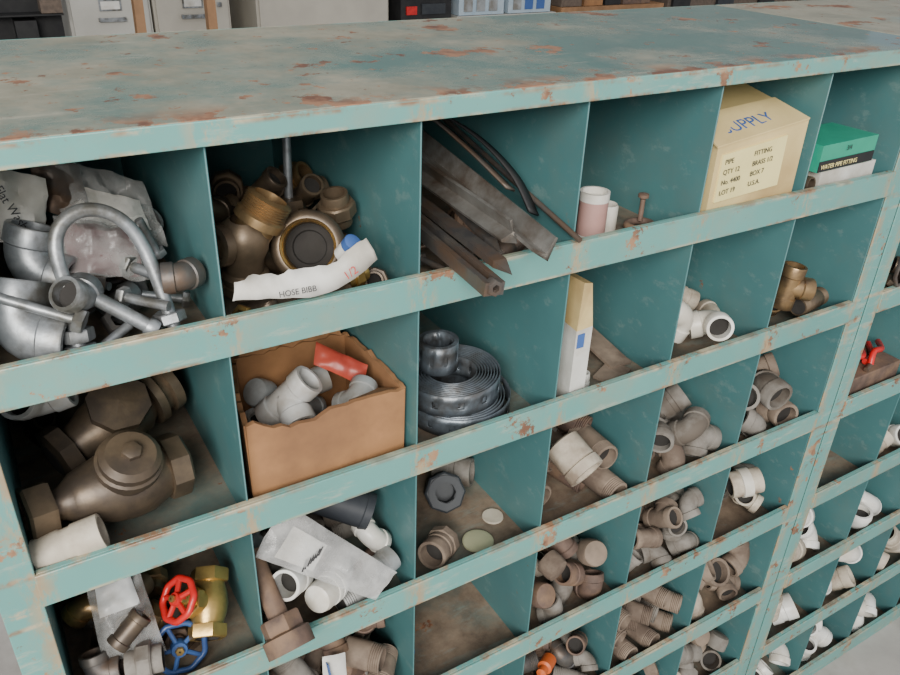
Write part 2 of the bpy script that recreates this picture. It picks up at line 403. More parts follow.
mb=MB();a=B(1,1,72,22,46);b_=B(1,1,97,12,26)
mb.sweep([a,b_],4.6,'galvanized',12);mb.lathe([(.01,0),(5.4,0),(6.4,3),(5.4,7),(.01,8)],F(b_,b_-a),'galvanized',14)
make('carriage_bolt',mb)
mb=MB();elbow(mb,F(B(1,1,24,38,25),(-.85,.45,.12),.5),19,'galvanized',L=14,seg=30)
make('galvanized_elbow',mb)
occ(1,1,(28,36,25),30)
mb=MB();elbow(mb,F(B(1,1,40,86,46),(-.8,.5,.25),.3),16.5,'galvanized',L=12,seg=26);make('galvanized_elbow',mb)
occ(1,1,(40,88,40),26)
pile('galvanized_fitting_pile',1,1,36,['bolt','bolt','nut','bolt','elbow45'],['galvanized','steel_dark','galvanized'],(12,16),xr=(40,140),yr=(20,150),hmax=50)
mb=MB();mb.sheet([B(1,1,12,100,62),B(1,1,58,112,56),B(1,1,66,124,92),B(1,1,22,118,114)],'paper_white',amp=8,bulge=7,seed=1)
pbag=make('washer_packet',mb)
mb=MB();mb.sheet([B(1,1,74,120,50),B(1,1,136,112,34),B(1,1,130,140,76),B(1,1,62,150,104)],'clear_film',amp=10,bulge=11,seed=2)
mb.sheet([B(1,1,78,118,62),B(1,1,126,112,48),B(1,1,124,128,66),B(1,1,76,136,86)],'paper_white',amp=7,seed=2,nu=12,nv=8)
mb.sheet([B(1,1,58,128,70),B(1,1,90,118,58),B(1,1,90,146,90),B(1,1,60,150,104)],'steel_dark',amp=8,bulge=6,seed=12)
make('plastic_parts_bag',mb)
mb=MB();mb.sheet([B(1,1,66,72,42),B(1,1,108,68,34),B(1,1,112,96,58),B(1,1,66,100,70)],'maroon',amp=7,bulge=8,seed=3)
mb.sheet([B(1,1,62,66,42),B(1,1,112,62,34),B(1,1,116,96,62),B(1,1,64,102,74)],'clear_film',amp=8,bulge=12,seed=4)
make('plastic_parts_bag',mb)
# -- R1C2
mb=MB()
M1=F(B(2,1,33,62,20),(.02,-.15,1))
mb.lathe([(10,-8),(16,-6),(17.5,6),(14,9),(14,18),(17,26),(18,36),(15,44),(9,49)],M1,'bronze',26)
M2=F(B(2,1,38,58,52),(.5,-.1,.85))
mb.lathe([(13,-4),(14,12),(18,13),(18,19),(16.5,20)]+sum([[(15.2,21+k*2),(16.6,22+k*2)] for k in range(6)],[])+[(12,34),(12,24),(.01,24)],M2,'bronze_bright',28)
M3=F(B(2,1,30,58,50),(-.9,-.35,.15));mb.lathe([(11,0),(12,12),(14.5,13),(14.5,20),(10,20),(10,14),(.01,14)],M3,'bronze',24)
hexnut(mb,M1@T(0,0,-4),20,9,'bronze',10)
make('bronze_union_tee',mb);occ(2,1,(34,60,35),28)
mb=MB();M=F(B(2,1,81,56,38),(-.38,-.82,.40))
mb.lathe([(21,-20),(25,-18),(26,-6),(24,-2),(27,0),(27,7),(25,11),(22.5,12.5),(20.5,12.5)],M,'bronze',34)
mb.lathe([(20.5,12.5),(20,10),(19,9.2),(19.8,8),(18.8,7),(19.6,6),(18.6,5),(19.3,4),(18.4,3),(19,2),(18.2,0),(18,-14)],M,'brass',34)
mb.lathe([(18,-10),(13,-9),(12,-12),(.01,-12)],M,'hole_shade',24)
make('bronze_union_ring',mb);occ(2,1,(84,64,34),30)
mb=MB();a=B(2,1,104,152,96);b_=B(2,1,101,148,40);mb.sweep([b_,a],3.6,'galvanized',12);mb.box((-6,-2.5,0),(6,2.5,14),'galvanized',F(a,(0,0,1)))
M=F(B(2,1,101,148,22),(0,0,1));hexnut(mb,M,15,44,'bronze',2);make('valve_stem',mb);occ(2,1,(101,148,25),18)
pile('bronze_fitting_pile',2,1,26,['union','tee','elbow','union','nut'],['bronze','bronze','bronze','steel_dark','bronze_bright'],(12,15),xr=(6,140),yr=(96,190),hmax=62)
pile('bronze_fitting_pile',2,1,10,['union','nut'],['bronze','brass'],(9,11),xr=(6,136),yr=(14,40),hmax=24)
mb=MB();M=F(B(2,1,98,24,46),(.25,-.6,.75));mb.lathe([(.01,-9),(6.5,-9),(6.5,2)],M,'pvc_white',18);mb.lathe([(6.7,2),(6.7,4),(6.7,8),(5,9),(.01,9)],M,'ink_blue',18);make('tube_cap',mb)
mb=MB()
top=[B(2,1,10,0,46),B(2,1,22,-5,50),B(2,1,40,-8,50),B(2,1,58,-8,50),B(2,1,74,-9,50),B(2,1,90,-9,60),B(2,1,101,-7,62)]
bot=[B(2,1,6,-6,36),B(2,1,24,-11,36),B(2,1,44,-14,33),B(2,1,62,-14,31),B(2,1,78,-14,34),B(2,1,94,-14,41),B(2,1,106,-12,48)]
for p in top+bot: p.y+=6
T2=smooth_path(top,5);B2=smooth_path(bot,5)
vs=[];fs=[]
for i,(a,b_) in enumerate(zip(T2,B2)):
    w=noise.noise(V((i*.35,0,0)))*4
    vs+=[b_+V((0,w*.5,0)),(a+b_)/2+V((0,-1.5+w,0)),a+V((0,-w,noise.noise(V((i*.5,4,0)))*3))]
for i in range(len(T2)-1):
    for k in range(2): fs.append([3*i+k,3*i+3+k,3*i+4+k,3*i+1+k])
mb.add(vs,fs,'paper_white');lab=make('hang_tag',mb,mod=.8)
text('HOSE BIBB',B(2,1,33,-11.8,37.5),(1,0,-.03),(0,.35,1),5.5,'ink_dark',lab)
text('1/2',B(2,1,80,-12.6,40),(1,.0,.5),(0,.35,1),8,'ink_red',lab)
text('Flat Washers',B(1,1,34,97,98),(.32,.1,-1),(1,.1,.3),8,'ink_dark',pbag)
# -- R1C3 angle irons
def angle_iron(name,A,Bp,up,w,t,mat):
    mb=MB();L=[(0,0),(w,0),(w,t),(t,t),(t,w),(0,w)]
    L=[(x-w*.35,y-w*.35) for x,y in L]
    mb.prism(L,A,Bp,up,mat)
    A=V(A);Bp=V(Bp);d=(Bp-A).normalized();up=V(up);u=(up-d*up.dot(d)).normalized();wv=d.cross(u)
    e=Bp;mb.add([e+wv*(-w*.35)+u*(-w*.35),e+wv*(w*.65)+u*(-w*.35),e+d*10+wv*(w*.15)+u*(-w*.35),e+wv*(-w*.35)+u*(w*.65)],[[0,1,2],[0,2,3]],mat,False)
    return make(name,mb)
angle_iron('steel_angle_bar',B(3,1,70,230,96),B(3,1,77,-46,49),(.5,.1,1),16,2.5,'steel_angle')
angle_iron('steel_angle_bar',B(3,1,52,240,78),B(3,1,62,-22,56),(-.4,0,1),13,2.5,'steel_angle')
def spike(name,A,Bp,w,mat):
    A=V(A);Bp=V(Bp);mb=MB();t=(Bp-A).normalized()
    sq=[(-w,-w*.5),(w,-w*.5),(w,w*.5),(-w,w*.5)]
    mb.prism(sq,A,Bp-t*18,(0,0,1),mat)
    E=Bp-t*18;up=V((0,0,1));u=(up-t*up.dot(t)).normalized();ww=t.cross(u)
    vs=[E+ww*x+u*y for x,y in sq]+[Bp-u*w*.3];mb.add(vs,[[0,1,4],[1,2,4],[2,3,4],[3,0,4]],mat,False)
    return make(name,mb)
spike('steel_stake',B(3,1,58,160,42),B(3,1,45,-52,39),5.5,'steel_dark')
spike('steel_stake',B(3,1,84,170,56),B(3,1,64,-10,36),5,'steel_dark')
mb=MB();mb.prism([(-8,-5),(8,-5),(8,5),(3,5),(3,-1),(-3,-1),(-3,5),(-8,5)],B(3,1,40,150,38),B(3,1,29,-54,31),(.1,0,1),'steel_dark')
hexnut(mb,F(B(3,1,29,-52,32),(0,1,0)),6.5,8,'steel_dark',3);make('steel_channel_bar',mb)
mb=MB();P=smooth_path([B(3,1,62,190,104),B(3,1,84,130,106),B(3,1,104,95,92),B(3,1,118,60,68),B(3,1,122,35,42)],6)
mb.ribbon(P,(10,0,-5),'black_plastic');make('steel_strap',mb,mod=2)
mb=MB();P=smooth_path([B(3,1,50,190,112),B(3,1,70,130,108),B(3,1,92,95,86),B(3,1,108,50,60)],6)
mb.ribbon(P,(9,0,-4),'steel_dark');make('steel_strap',mb,mod=2)
mb=MB();mb.sweep([B(3,1,122,200,92),B(3,1,139,-12,31)],2.4,'steel_dark',10);make('steel_rod',mb)
mb=MB();M=F(B(3,1,94,64,30),(-.35,-.8,.55));mb.lathe([(7,-3),(20,-3),(22,0),(20,3),(16,3),(15,1),(9,1),(8,4),(5,4),(5,-3)],M,'rust_iron',28)
make('pipe_flange',mb);occ(3,1,(90,70,24),22)
pile('iron_scrap_pile',3,1,12,['bolt','nut','nipple'],['steel_dark','rust_iron'],(11,13),xr=(10,136),yr=(30,140),hmax=26)
# -- R1C4
mb=MB();M=F(B(4,1,60,48,0));mb.lathe([(.01,0),(13,0),(13,5)],M,'pvc_white',28);mb.lathe([(13,5),(13,36)],M,'pink_plastic',28);mb.lathe([(13,36),(13.4,36),(13.4,44),(11,44),(11,38),(.01,38)],M,'pvc_white',28);make('plastic_tape_roll',mb)
mb=MB();M=F(B(4,1,87,60,0));mb.lathe([(9,0),(11,0),(11,22),(10,24),(8,22),(8,2),(.01,2)],M,'pvc_white',26);make('plastic_cup',mb)
mb=MB();C0=B(4,1,114,42,5);mb.sweep([C0+V((13*math.cos(k/12*2*math.pi),10*math.sin(k/12*2*math.pi),0)) for k in range(12)],3.4,'rust_iron',10,closed=True)
mb.sweep([C0+V((4,4,2)),C0+V((6,6,24))],2.4,'rust_iron',10);mb.lathe([(.01,6),(5,5),(5,2),(2,0)],F(C0+V((6,6,22))),'rust_iron',12);make('eye_screw',mb)
mb=MB();hexnut(mb,F(B(4,1,80,30,3)),8,6,'rust_iron');make('hex_nut',mb)
# -- R1C5 carton
mb=MB();o=B(5,1,0,0,0)
def c(x,y,z): return o+V((x,y,z))
mb.hexa([c(12,3,.5),c(132,5,.5),c(134,120,.5),c(14,118,.5),c(10,2,84),c(131,5,96),c(133,118,118),c(14,116,112)],'cardboard_pale')
mb.hexa([c(18,1.2,32),c(104,2.8,36),c(104,6,36),c(18,6,32),c(17,.4,76),c(102,2.4,84),c(102,6,84),c(17,6,76)],'label_yellow')
mb.hexa([c(7,0,83.5),c(129,3,95.5),c(126,44,106),c(10,42,99),c(7,0,85),c(129,3,97),c(126,44,107.5),c(10,42,100.5)],'cardboard_pale')
bx=make('cardboard_carton',mb)
for k in range(8):
    text(['PIPE','FITTING','QTY 12','BRASS 1/2','No. 4400','BOX 7','LOT 19','U.S.A.'][k],c(21+(k%2)*38,.1+(k%2)*.9,67-(k//2)*9.5+(k%2)*3),(1,.02,.07),(0,0,1),6.5,'ink_dark',bx)
text('SUPPLY',c(30,12,90.5),(1,.02,.09),(0,1,.32),20,'ink_blue',bx)
# -- R1C6
mb=MB();o=B(6,1,0,0,0);mb.hexa([c(30,6,.5),c(124,9,.5),c(122,70,.5),c(28,66,.5),c(30,6,38),c(124,9,38),c(122,70,38),c(28,66,38)],'paper_white');make('small_carton',mb)
mb=MB();mb.hexa([c(20,4,39),c(114,8,39),c(112,62,39),c(18,58,39),c(20,4,66),c(114,8,66),c(112,62,66),c(18,58,66)],'green_box')
mb.hexa([c(20,3.2,39.5),c(113,7.2,39.5),c(113,9,39.5),c(20,6,39.5),c(20,3.2,50),c(113,7.2,50),c(113,9,50),c(20,6,50)],'black_plastic')
g=make('small_carton',mb)
text('3/4',c(60,4.6,57),(1,.04,0),(0,0,1),7,'ink_dark',g);text('WATER PIPE FITTING',c(23,2.9,42),(1,.043,0),(0,0,1),6.5,'label_yellow',g)
mb=MB();coupling(mb,F(B(6,1,14,16,9),(.2,-1,.1)),8.5,22,'bronze');coupling(mb,F(B(6,1,17,16,26),(.1,-1,.1)),8,22,'bronze');make('brass_coupling',mb)
# ================================================================== ROW 2
mb=MB()
M=Matrix.Translation(B(1,2,66,50,38))@RZ(10)@RY(4)
Mx=M@RY(90)
mb.lathe([(16,-36),(19,-32),(22,-22),(26,-10),(28,4),(27,16),(23,26),(21,32)],Mx,'bronze',32)
mb.lathe([(19,30),(25,31),(25,45),(23,47),(18,47),(18,36),(.01,36)],Mx,'bronze',8,False)
mb.lathe([(16,-36),(12,-42),(12,-52),(11,-52)],Mx,'bronze',24);mb.lathe([(11,-48),(21,-48),(22,-51),(22,-64),(20,-66),(12,-66),(12,-58),(.01,-58)],Mx,'bronze',6,False)
Mb=M@T(2,0,0)@RX(30);mb.lathe([(21,0),(20,26),(23,28),(23,34),(19,36)],Mb,'bronze',28);mb.lathe([(21,35),(21,41),(17,45),(.01,46)],Mb,'bronze',24)
mb.lathe([(7,44),(7,50),(5,51),(.01,51)],Mb,'bronze',6,False)
make('bronze_check_valve',mb);occ(1,2,(66,50,35),36);occ(1,2,(20,50,30),22);occ(1,2,(110,50,30),26)
mb=MB();M=Matrix.Translation(B(1,2,78,124,46))@RZ(22)@RY(-10)
Mx=M@RY(90)
mb.lathe([(16,-40),(18,-30),(23,-18),(26,0),(23,18),(18,26)],Mx,'bronze',30)
mb.lathe([(16,26),(25,27),(25,34),(20,36),(19,42),(23,43),(23,51),(15,53),(15,46),(.01,46)],Mx,'bronze',28)
mb.lathe([(14,-56),(24,-54),(24,-42),(16,-40)],Mx,'bronze',8,False);mb.lathe([(14,-56),(.01,-54)],Mx,'hole_shade',16)
Mb=M@RX(35);mb.lathe([(20,0),(19,24),(24,25),(24,33),(.01,36)],Mb,'bronze',8,False)
make('bronze_check_valve',mb);occ(1,2,(74,120,40),34);occ(1,2,(30,108,40),26);occ(1,2,(118,138,44),26)
mb=MB();elbow(mb,F(B(1,2,24,118,82),(.3,.6,-.5),1.2),14,'pvc_light',L=13);make('pvc_elbow',mb);occ(1,2,(24,126,72),22)
mb=MB();elbow(mb,F(B(1,2,56,160,86),(-.7,.4,-.3),2.2),14,'pvc_light',L=13);make('pvc_elbow',mb);occ(1,2,(56,168,78),22)
mb=MB();coupling(mb,F(B(1,2,24,15,27),(1,-.12,.22)),13,44,'dusty_cream');make('pvc_coupling',mb);occ(1,2,(22,14,20),18)
pile('bronze_fitting_pile',1,2,14,['union','elbow','coupling'],['bronze','dusty_grey','pvc_grey'],(13,16),xr=(6,138),yr=(120,200),hmax=60)
# -- R2C2 cardboard box with fittings
mb=MB();o=B(2,2,0,0,0);t=2.5
P=[(8,12),(138,14),(136,122),(32,118)];hs=[84,76,74,78]
for i in range(4):
    j=(i+1)%4;a=V((P[i][0],P[i][1],0));b_=V((P[j][0],P[j][1],0));cen=V((78,66,0))
    d=(b_-a).normalized();n=V((-d.y,d.x,0))
    if n.dot(cen-a)<0:n=-n
    K=20;vs=[];fs=[]
    for k in range(K+1):
        u=k/K;hh=hs[i]*(1-u)+hs[j]*u+noise.noise(V((k*.55+i*5,0,0)))*5*(1 if 0<k<K else 0)
        if i==0: hh-=9*math.exp(-((u-.30)/.16)**2)
        bow=math.sin(u*math.pi)*2.5*(1 if i!=2 else 0)
        pa=a.lerp(b_,u)-n*bow
        vs+=[o+pa+V((0,0,.5)),o+pa-n*1.5+V((0,0,hh)),o+pa+n*t+V((0,0,hh)),o+pa+n*t+V((0,0,.5))]
    for k in range(K):
        for w in range(4): fs.append([4*k+w,4*k+4+w,4*k+4+(w+1)%4,4*k+(w+1)%4])
    fs+= [[0,1,2,3],[4*K+3,4*K+2,4*K+1,4*K]]
    mb.add(vs,fs,'cardboard',False)
mb.hexa([o+V(p) for p in [(10,12,.3),(137,14,.3),(135,122,.3),(32,118,.3),(10,12,2.5),(137,14,2.5),(135,122,2.5),(32,118,2.5)]],'cardboard')
mb.hexa([o+V(p) for p in [(96,17,74),(134,18,73),(128,40,62),(100,38,60),(96,16,76),(134,17,75),(128,40,64),(100,38,62)]],'cardboard')
mb.hexa([o+V(p) for p in [(36,116,76),(132,120,72),(126,134,94),(44,130,98),(36,118,76),(132,122,72),(126,136,94),(44,132,98)]],'cardboard')
make('open_cardboard_box',mb)
mb=MB();tee(mb,F(B(2,2,58,62,62),(.6,-.3,.7),2.2),14,'pvc_light',L=12,seg=26);make('pvc_tee',mb);occ(2,2,(60,64,58),26)
mb=MB();mb.sheet([B(2,2,88,80,76),B(2,2,122,56,58),B(2,2,130,64,72),B(2,2,96,92,90)],'red_packet',amp=4,bulge=4,seed=5);make('red_packet',mb)
occ(2,2,(110,76,78),14)
pile('pvc_fitting_pile',2,2,34,['coupling','elbow','tee','cap'],['pvc_grey','pvc_light','pvc_grey','dusty_grey'],(12,15),xr=(24,132),yr=(36,102),base=3,hmax=62)
# -- R2C3 strapping coils
def coil(mb,cx,cy,h0,hh,r0,r1,turns,mat,a0=0,tilt=0,cell=6.0,tail=0):
    pts=[]
    n=int(turns*2*math.pi*((r0+r1)/2)/cell)
    for i in range(n+1):
        u=i/n;a=a0+turns*2*math.pi*u;r=r0+(r1-r0)*u+ (tail*max(0,(u-.9)/.1)**2)
        pts.append(V((cx+r*math.cos(a),cy+r*math.sin(a),h0+tilt*math.cos(a)*r/40)))
    vs=[];fs=[];lv=[0,.33,.67,1]
    for p in pts:
        for l in lv: vs.append(p+V((0,0,hh*l)))
    for i in range(len(pts)-1):
        for k in range(3):
            if k==1 and i%4==1: continue
            fs.append([4*i+k,4*i+4+k,4*i+5+k,4*i+1+k])
    mb.add(vs,fs,mat)
mb=MB();o=B(3,2,0,0,0)
coil(mb,o.x+76,62,o.z+.6,19,34,48,5,'strap_zinc',a0=.5,tail=6,cell=4.5)
coil(mb,o.x+72,66,o.z+21,21,22,46,9,'strap_zinc',a0=2,tilt=1.5,cell=4.5)
make('perforated_strap_coil',mb,mod=.9)
mb=MB();coil(mb,o.x+62,74,o.z+44.5,28,14,18.5,4,'strap_zinc',a0=1,cell=3);make('perforated_strap_coil',mb,mod=.9)
# -- R2C4
mb=MB();o=B(4,2,0,0,0);mb.hexa([o+V(p) for p in [(20,5,.3),(40,7,.3),(48,70,.3),(28,72,.3),(20,5,88),(40,7,88),(48,70,88),(28,72,88)]],'paper_white')
mb.hexa([o+V(p) for p in [(20,5,88),(40,7,88),(48,70,88),(28,72,88),(24,7,134),(36,10,130),(46,66,122),(30,68,128)]],'cardboard_pale')
mb.box((o.x+22,4.6,o.z+70),(o.x+30,5.5,o.z+84),'ink_blue')
make('tall_narrow_carton',mb)
mb=MB();mb.prism([(-13,-1.5),(13,-1.5),(13,1.5),(-13,1.5)],B(4,2,120,112,16),B(4,2,118,40,6),(0,0,1),'dusty_tan');mb.prism([(-13,-1.5),(13,-1.5),(13,1.5),(-13,1.5)],B(4,2,118,42,5),B(4,2,86,28,3),(0,0,1),'dusty_tan')
make('bent_bracket',mb)
mb=MB();coupling(mb,F(B(4,2,62,34,9),(0,.1,1)),7,16,'pvc_white');make('plastic_bushing',mb)
# -- R2C5
mb=MB();elbow(mb,F(B(5,2,50,34,50),(.3,-.25,.9),.6),14.5,'pvc_white',L=13,seg=28);make('pvc_elbow',mb);occ(5,2,(52,34,50),22)
mb=MB();elbow(mb,F(B(5,2,86,26,38),(.8,-.5,.3),1.4),14.5,'pvc_white',L=12,seg=28);make('pvc_elbow',mb);occ(5,2,(88,28,36),22)
pile('pvc_elbow_pile',5,2,12,['elbow','elbow','coupling'],['pvc_white','dusty_cream','pvc_white'],(14,16),yr=(16,90),hmax=32)
# -- R2C6
mb=MB();tee(mb,F(B(6,2,50,22,56),(.12,-.05,1),-.6),13,'bronze_bright',L=12);make('brass_tee',mb);occ(6,2,(50,22,50),22)
mb=MB();nipple(mb,F(B(6,2,98,22,26),(1,.2,-.05)),11,56,'bronze');make('bronze_nipple',mb);occ(6,2,(98,22,22),20)
pile('bronze_fitting_pile',6,2,12,['tee','nipple','elbow'],['bronze','bronze_bright','dusty_tan'],(13,15),yr=(16,110),hmax=32)
# ================================================================== ROW 3
mb=MB();M=F(B(1,3,112,48,44),(-.62,-.15,.60),.75);gate_valve(mb,M,15.5,'brass','red_paint',17,1);make('red_handle_gate_valve',mb);occ(1,3,(112,46,42),34);occ(1,3,(84,40,72),20)
mb=MB();gate_valve(mb,F(B(1,3,84,62,12),(-.1,-.9,.35),.3),13,'steel_dark','blue_paint',21,4);make('blue_handle_gate_valve',mb);occ(1,3,(84,40,18),24)
mb=MB();mb.sheet([B(1,3,24,30,44),B(1,3,70,26,34),B(1,3,66,66,96),B(1,3,26,70,92)],'clear_film',amp=8,bulge=12,seed=7)
mb.sheet([B(1,3,30,40,80),B(1,3,60,38,82),B(1,3,58,60,98),B(1,3,32,60,98)],'pvc_light',amp=4,bulge=4,seed=17);make('plastic_parts_bag',mb)
pile('brass_fitting_pile',1,3,34,['union','elbow','nut','tee','coupling','cap'],['brass','bronze','bronze_bright','steel_dark','dusty_grey'],(12,15),xr=(5,96),yr=(14,150),hmax=64)
# -- R3C2
mb=MB()
mb.sheet([B(2,3,4,12,112),B(2,3,96,-16,40),B(2,3,120,-10,56),B(2,3,36,30,142)],'milky_film',amp=5,bulge=7,seed=8,nu=26,nv=12)
mb.sheet([B(2,3,18,9,108),B(2,3,46,0,86),B(2,3,64,10,98),B(2,3,40,20,122)],'paper_white',amp=2,seed=8)
for k in range(7): mb.sheet([B(2,3,36+k*2.6,-1.0+k*.3,91+k*1.5),B(2,3,37.4+k*2.6,-1.0+k*.3,90.4+k*1.5),B(2,3,44+k*2.4,4,97+k*1.2),B(2,3,42.8+k*2.4,4,97.8+k*1.2)],'ink_dark',nu=1,nv=1,amp=0)
make('plastic_parts_bag',mb)
mb=MB();M=F(B(2,3,94,72,88),(.75,-.45,-.35));mb.lathe([(.01,-34),(17,-34),(17,30),(18,31),(18,38),(14,38),(14,20),(.01,20)],M,'pvc_dark',28);make('black_pipe_plug',mb);occ(2,3,(92,74,84),24);occ(2,3,(70,88,90),18)
mb=MB();coupling(mb,F(B(2,3,34,18,66),(-.6,-.6,.45)),13.5,32,'pvc_white');make('pvc_coupling',mb);occ(2,3,(36,20,64),18)
mb=MB();M=F(B(2,3,56,8,46),(-.75,-.55,.3));cap(mb,M@T(0,0,-15),13.5,26,'pvc_white');coupling(mb,M@T(0,0,-14),14.5,14,'pvc_white');make('pvc_adapter',mb);occ(2,3,(54,14,42),18)
pile('pvc_fitting_pile',2,3,32,['coupling','elbow','cap','nipple'],['pvc_grey','pvc_grey','rust_iron','dusty_grey','pvc_white'],(13,15),yr=(18,140),hmax=56)
mb=MB();a=B(2,3,8,40,92);b_=B(2,3,13,-10,52);mb.sweep([a,b_],8.5,'rust_iron',18)
M=F(b_,b_-a);hexnut(mb,M,17,14,'rust_iron',8,6);mb.lathe([(14,6),(20,8),(20,22),(13,22),(13,12),(.01,12)],M,'rust_iron',24)
make('rusty_pipe_union',mb)
# -- R3C3
mb=MB();M=F(B(3,3,88,96,23),(-.3,-.75,.55));mb.lathe([(15,-22),(20,-20),(20,-4),(22,-3),(22,8),(20,10),(11,10)],M,'pvc_dark',8,False);mb.lathe([(18,10),(18,12),(11,12),(11,-6),(.01,-6)],M,'pvc_dark',28);make('black_bushing',mb)
mb=MB();coupling(mb,F(B(3,3,118,126,18),(.6,-.6,.1)),16,42,'dusty_grey');make('pipe_coupling',mb)
mb=MB();mb.lathe([(.01,0),(15,0),(16,1),(16,3),(14,4),(.01,3.2)],F(B(3,3,92,34,.5)),'pale_lid',30);make('plastic_lid',mb)
mb=MB();mb.lathe([(.01,0),(11,0),(11.5,1),(11,2.5),(.01,2.5)],F(B(3,3,126,58,.5)),'dusty_cream',30);make('plastic_lid',mb)
mb=MB();M=F(B(3,3,42,32,17),(-.7,-.5,.2));coupling(mb,M,15,26,'dusty_tan');hexnut(mb,M@T(0,0,-14),17,12,'dusty_tan',8,8);make('pipe_union',mb)
# -- R3C4
mb=MB();M=F(B(4,3,60,26,70),(.15,-.75,-.35));mb.lathe([(17,-24),(20,-22),(20,4),(18,6),(21,7),(21,18),(16.5,18),(16.5,0),(.01,0)],M,'dusty_cream',30);make('pvc_adapter',mb);occ(4,3,(60,32,66),26)
pile('pipe_nipple_pile',4,3,22,['nipple','nipple','nipple'],['dusty_tan','dusty_tan','rust_iron','dusty_grey'],(16,19),yr=(30,140),hmax=64,align=(.15,-1,-.1))
pile('pipe_elbow_pile',5,3,22,['elbow','elbow','coupling'],['dusty_grey','dusty_grey','dusty_tan'],(17,20),yr=(16,120),hmax=72)
pile('pipe_elbow_pile',6,3,18,['elbow','elbow45'],['dusty_grey','dusty_tan','dusty_grey'],(19,23),yr=(16,120),hmax=66)
# ================================================================== ROW 4..7
pile('pipe_fitting_pile',1,4,26,['elbow','union','coupling'],['brass','bronze','dusty_tan'],(14,16),hmax=90)
mb=MB();mb.sheet([B(2,4,52,10,88),B(2,4,74,6,84),B(2,4,78,16,104),B(2,4,56,20,108)],'paper_white',amp=2,bulge=3,seed=9);mb.box((0,0,0),(16,.6,7),'ink_blue',F(B(2,4,58,8,90),(0,-1,.5)));make('label_packet',mb);occ(2,4,(64,12,90),16)
pile('pipe_fitting_pile',2,4,40,['nipple','elbow','coupling','nipple'],['dusty_tan','dusty_tan','rust_iron','dusty_grey'],(15,18),hmax=98)
mb=MB();coupling(mb,F(B(3,4,16,60,12),(.2,-1,.1)),11,26,'blue_paint');make('blue_coupling',mb)
pile('pipe_elbow_pile',4,4,34,['elbow','coupling','cap','elbow'],['dusty_tan','dusty_grey','rust_iron','dusty_grey','dusty_cream'],(15,18),hmax=84)
pile('pipe_tee_pile',5,4,34,['tee','elbow','tee'],['dusty_tan','dusty_grey','dusty_grey'],(15,19),hmax=86)
mb=MB();M=F(B(6,4,66,20,82),(.85,-.4,.2));coupling(mb,M,17,40,'dusty_cream');mb.lathe([(16.5,-7),(19,-6),(19,6),(16.5,7)],M,'pvc_white',26);make('pvc_coupling',mb);occ(6,4,(66,20,80),24)
pile('pipe_fitting_pile',6,4,26,['tee','elbow','coupling'],['dusty_cream','dusty_tan','dusty_grey'],(17,20),hmax=66)
pile('pipe_fitting_pile',3,5,16,['elbow','coupling'],['dusty_tan','dusty_grey'],(13,16),hmax=50)
mb=MB();mb.lathe([(.01,0),(9,0),(9,18),(6,20),(6,30),(.01,32)],F(B(4,5,66,30,64),(-.8,-.5,.2)),'orange_plastic',20);make('orange_plug',mb);occ(4,5,(60,26,60),18)
pile('pipe_nipple_pile',4,5,30,['nipple','elbow'],['steel_dark','rust_iron','dusty_grey'],(13,16),hmax=70)
pile('pipe_nipple_pile',5,5,30,['nipple'],['dusty_tan','dusty_tan','dusty_grey'],(14.5,16.5),yr=(30,120),hmax=84,align=(.35,-.9,.0))
pile('pipe_elbow_pile',6,5,24,['elbow','elbow45','tee'],['dusty_cream','dusty_tan','dusty_tan'],(20,24),hmax=88)
pile('pipe_fitting_pile',5,6,24,['elbow','cap','nipple'],['dusty_tan','rust_iron','dusty_grey'],(15,18),hmax=80)
pile('pipe_cap_pile',6,6,28,['cap','elbow','coupling'],['dusty_cream','dusty_tan','dusty_grey'],(16,19),hmax=84)
pile('pipe_fitting_pile',6,7,22,['elbow','cap','coupling'],['dusty_tan','dusty_grey'],(16,19),hmax=80)
# ---------------- second cabinet contents (column origin 914 mm)
def B(c,r,x,y,h): return V((914+(c-1)*W+x,y,shelf(r)+h))
OCC.clear()
mb=MB();o=B(1,3,0,0,0);mb.box((o.x+10,8,o.z+1),(o.x+128,90,o.z+44),'rust_iron');make('wooden_block',mb,mod='bevel')
mb=MB()
for s in (0,1):
    a=B(1,3,28+s*40,16,50);mb.sweep(smooth_path([a,a+V((10,6,14)),a+V((34,10,10)),a+V((60,30,4))],4),[4]*13,'red_paint',10);mb.sweep([a,a+V((-14,-4,-2))],3.4,'steel_dark',10);mb.sweep([a+V((0,8,0)),a+V((30,16,-4)),a+V((56,40,-3))],4,'red_paint',10)
make('red_handle_pliers',mb)
mb=MB();a=B(1,2,20,-2,40)
mb.sweep([a,a+V((0,0,34)),a+V((50,0,34)),a+V((50,0,-10)),a+V((10,0,-14))],2.5,'steel_dark',8,closed=True);make('wire_hook',mb)
pile('pipe_fitting_pile',1,2,10,['coupling','nut'],['bronze','steel_dark'],(13,15),hmax=40)
pile('pvc_elbow_pile',2,2,12,['elbow'],['pvc_white'],(15,18),hmax=50)
pile('pvc_elbow_pile',2,4,10,['elbow','coupling'],['pvc_white','dusty_cream'],(18,21),hmax=50)
pile('pvc_elbow_pile',3,4,10,['elbow','coupling'],['pvc_white','dusty_cream'],(18,21),hmax=50)
for cc in (1,2,3):
    pile('pvc_elbow_pile',cc,5,5,['elbow','coupling'],['pvc_white','pvc_white','dusty_cream'],(21,24),yr=(20,80),hmax=70)
    pile('pvc_elbow_pile',cc,6,5,['elbow','coupling'],['pvc_white','dusty_cream'],(21,24),yr=(20,80),hmax=70)
    pile('pvc_elbow_pile',cc,7,7,['elbow','tee'],['pvc_white','pvc_white'],(21,24),yr=(20,80),hmax=70)
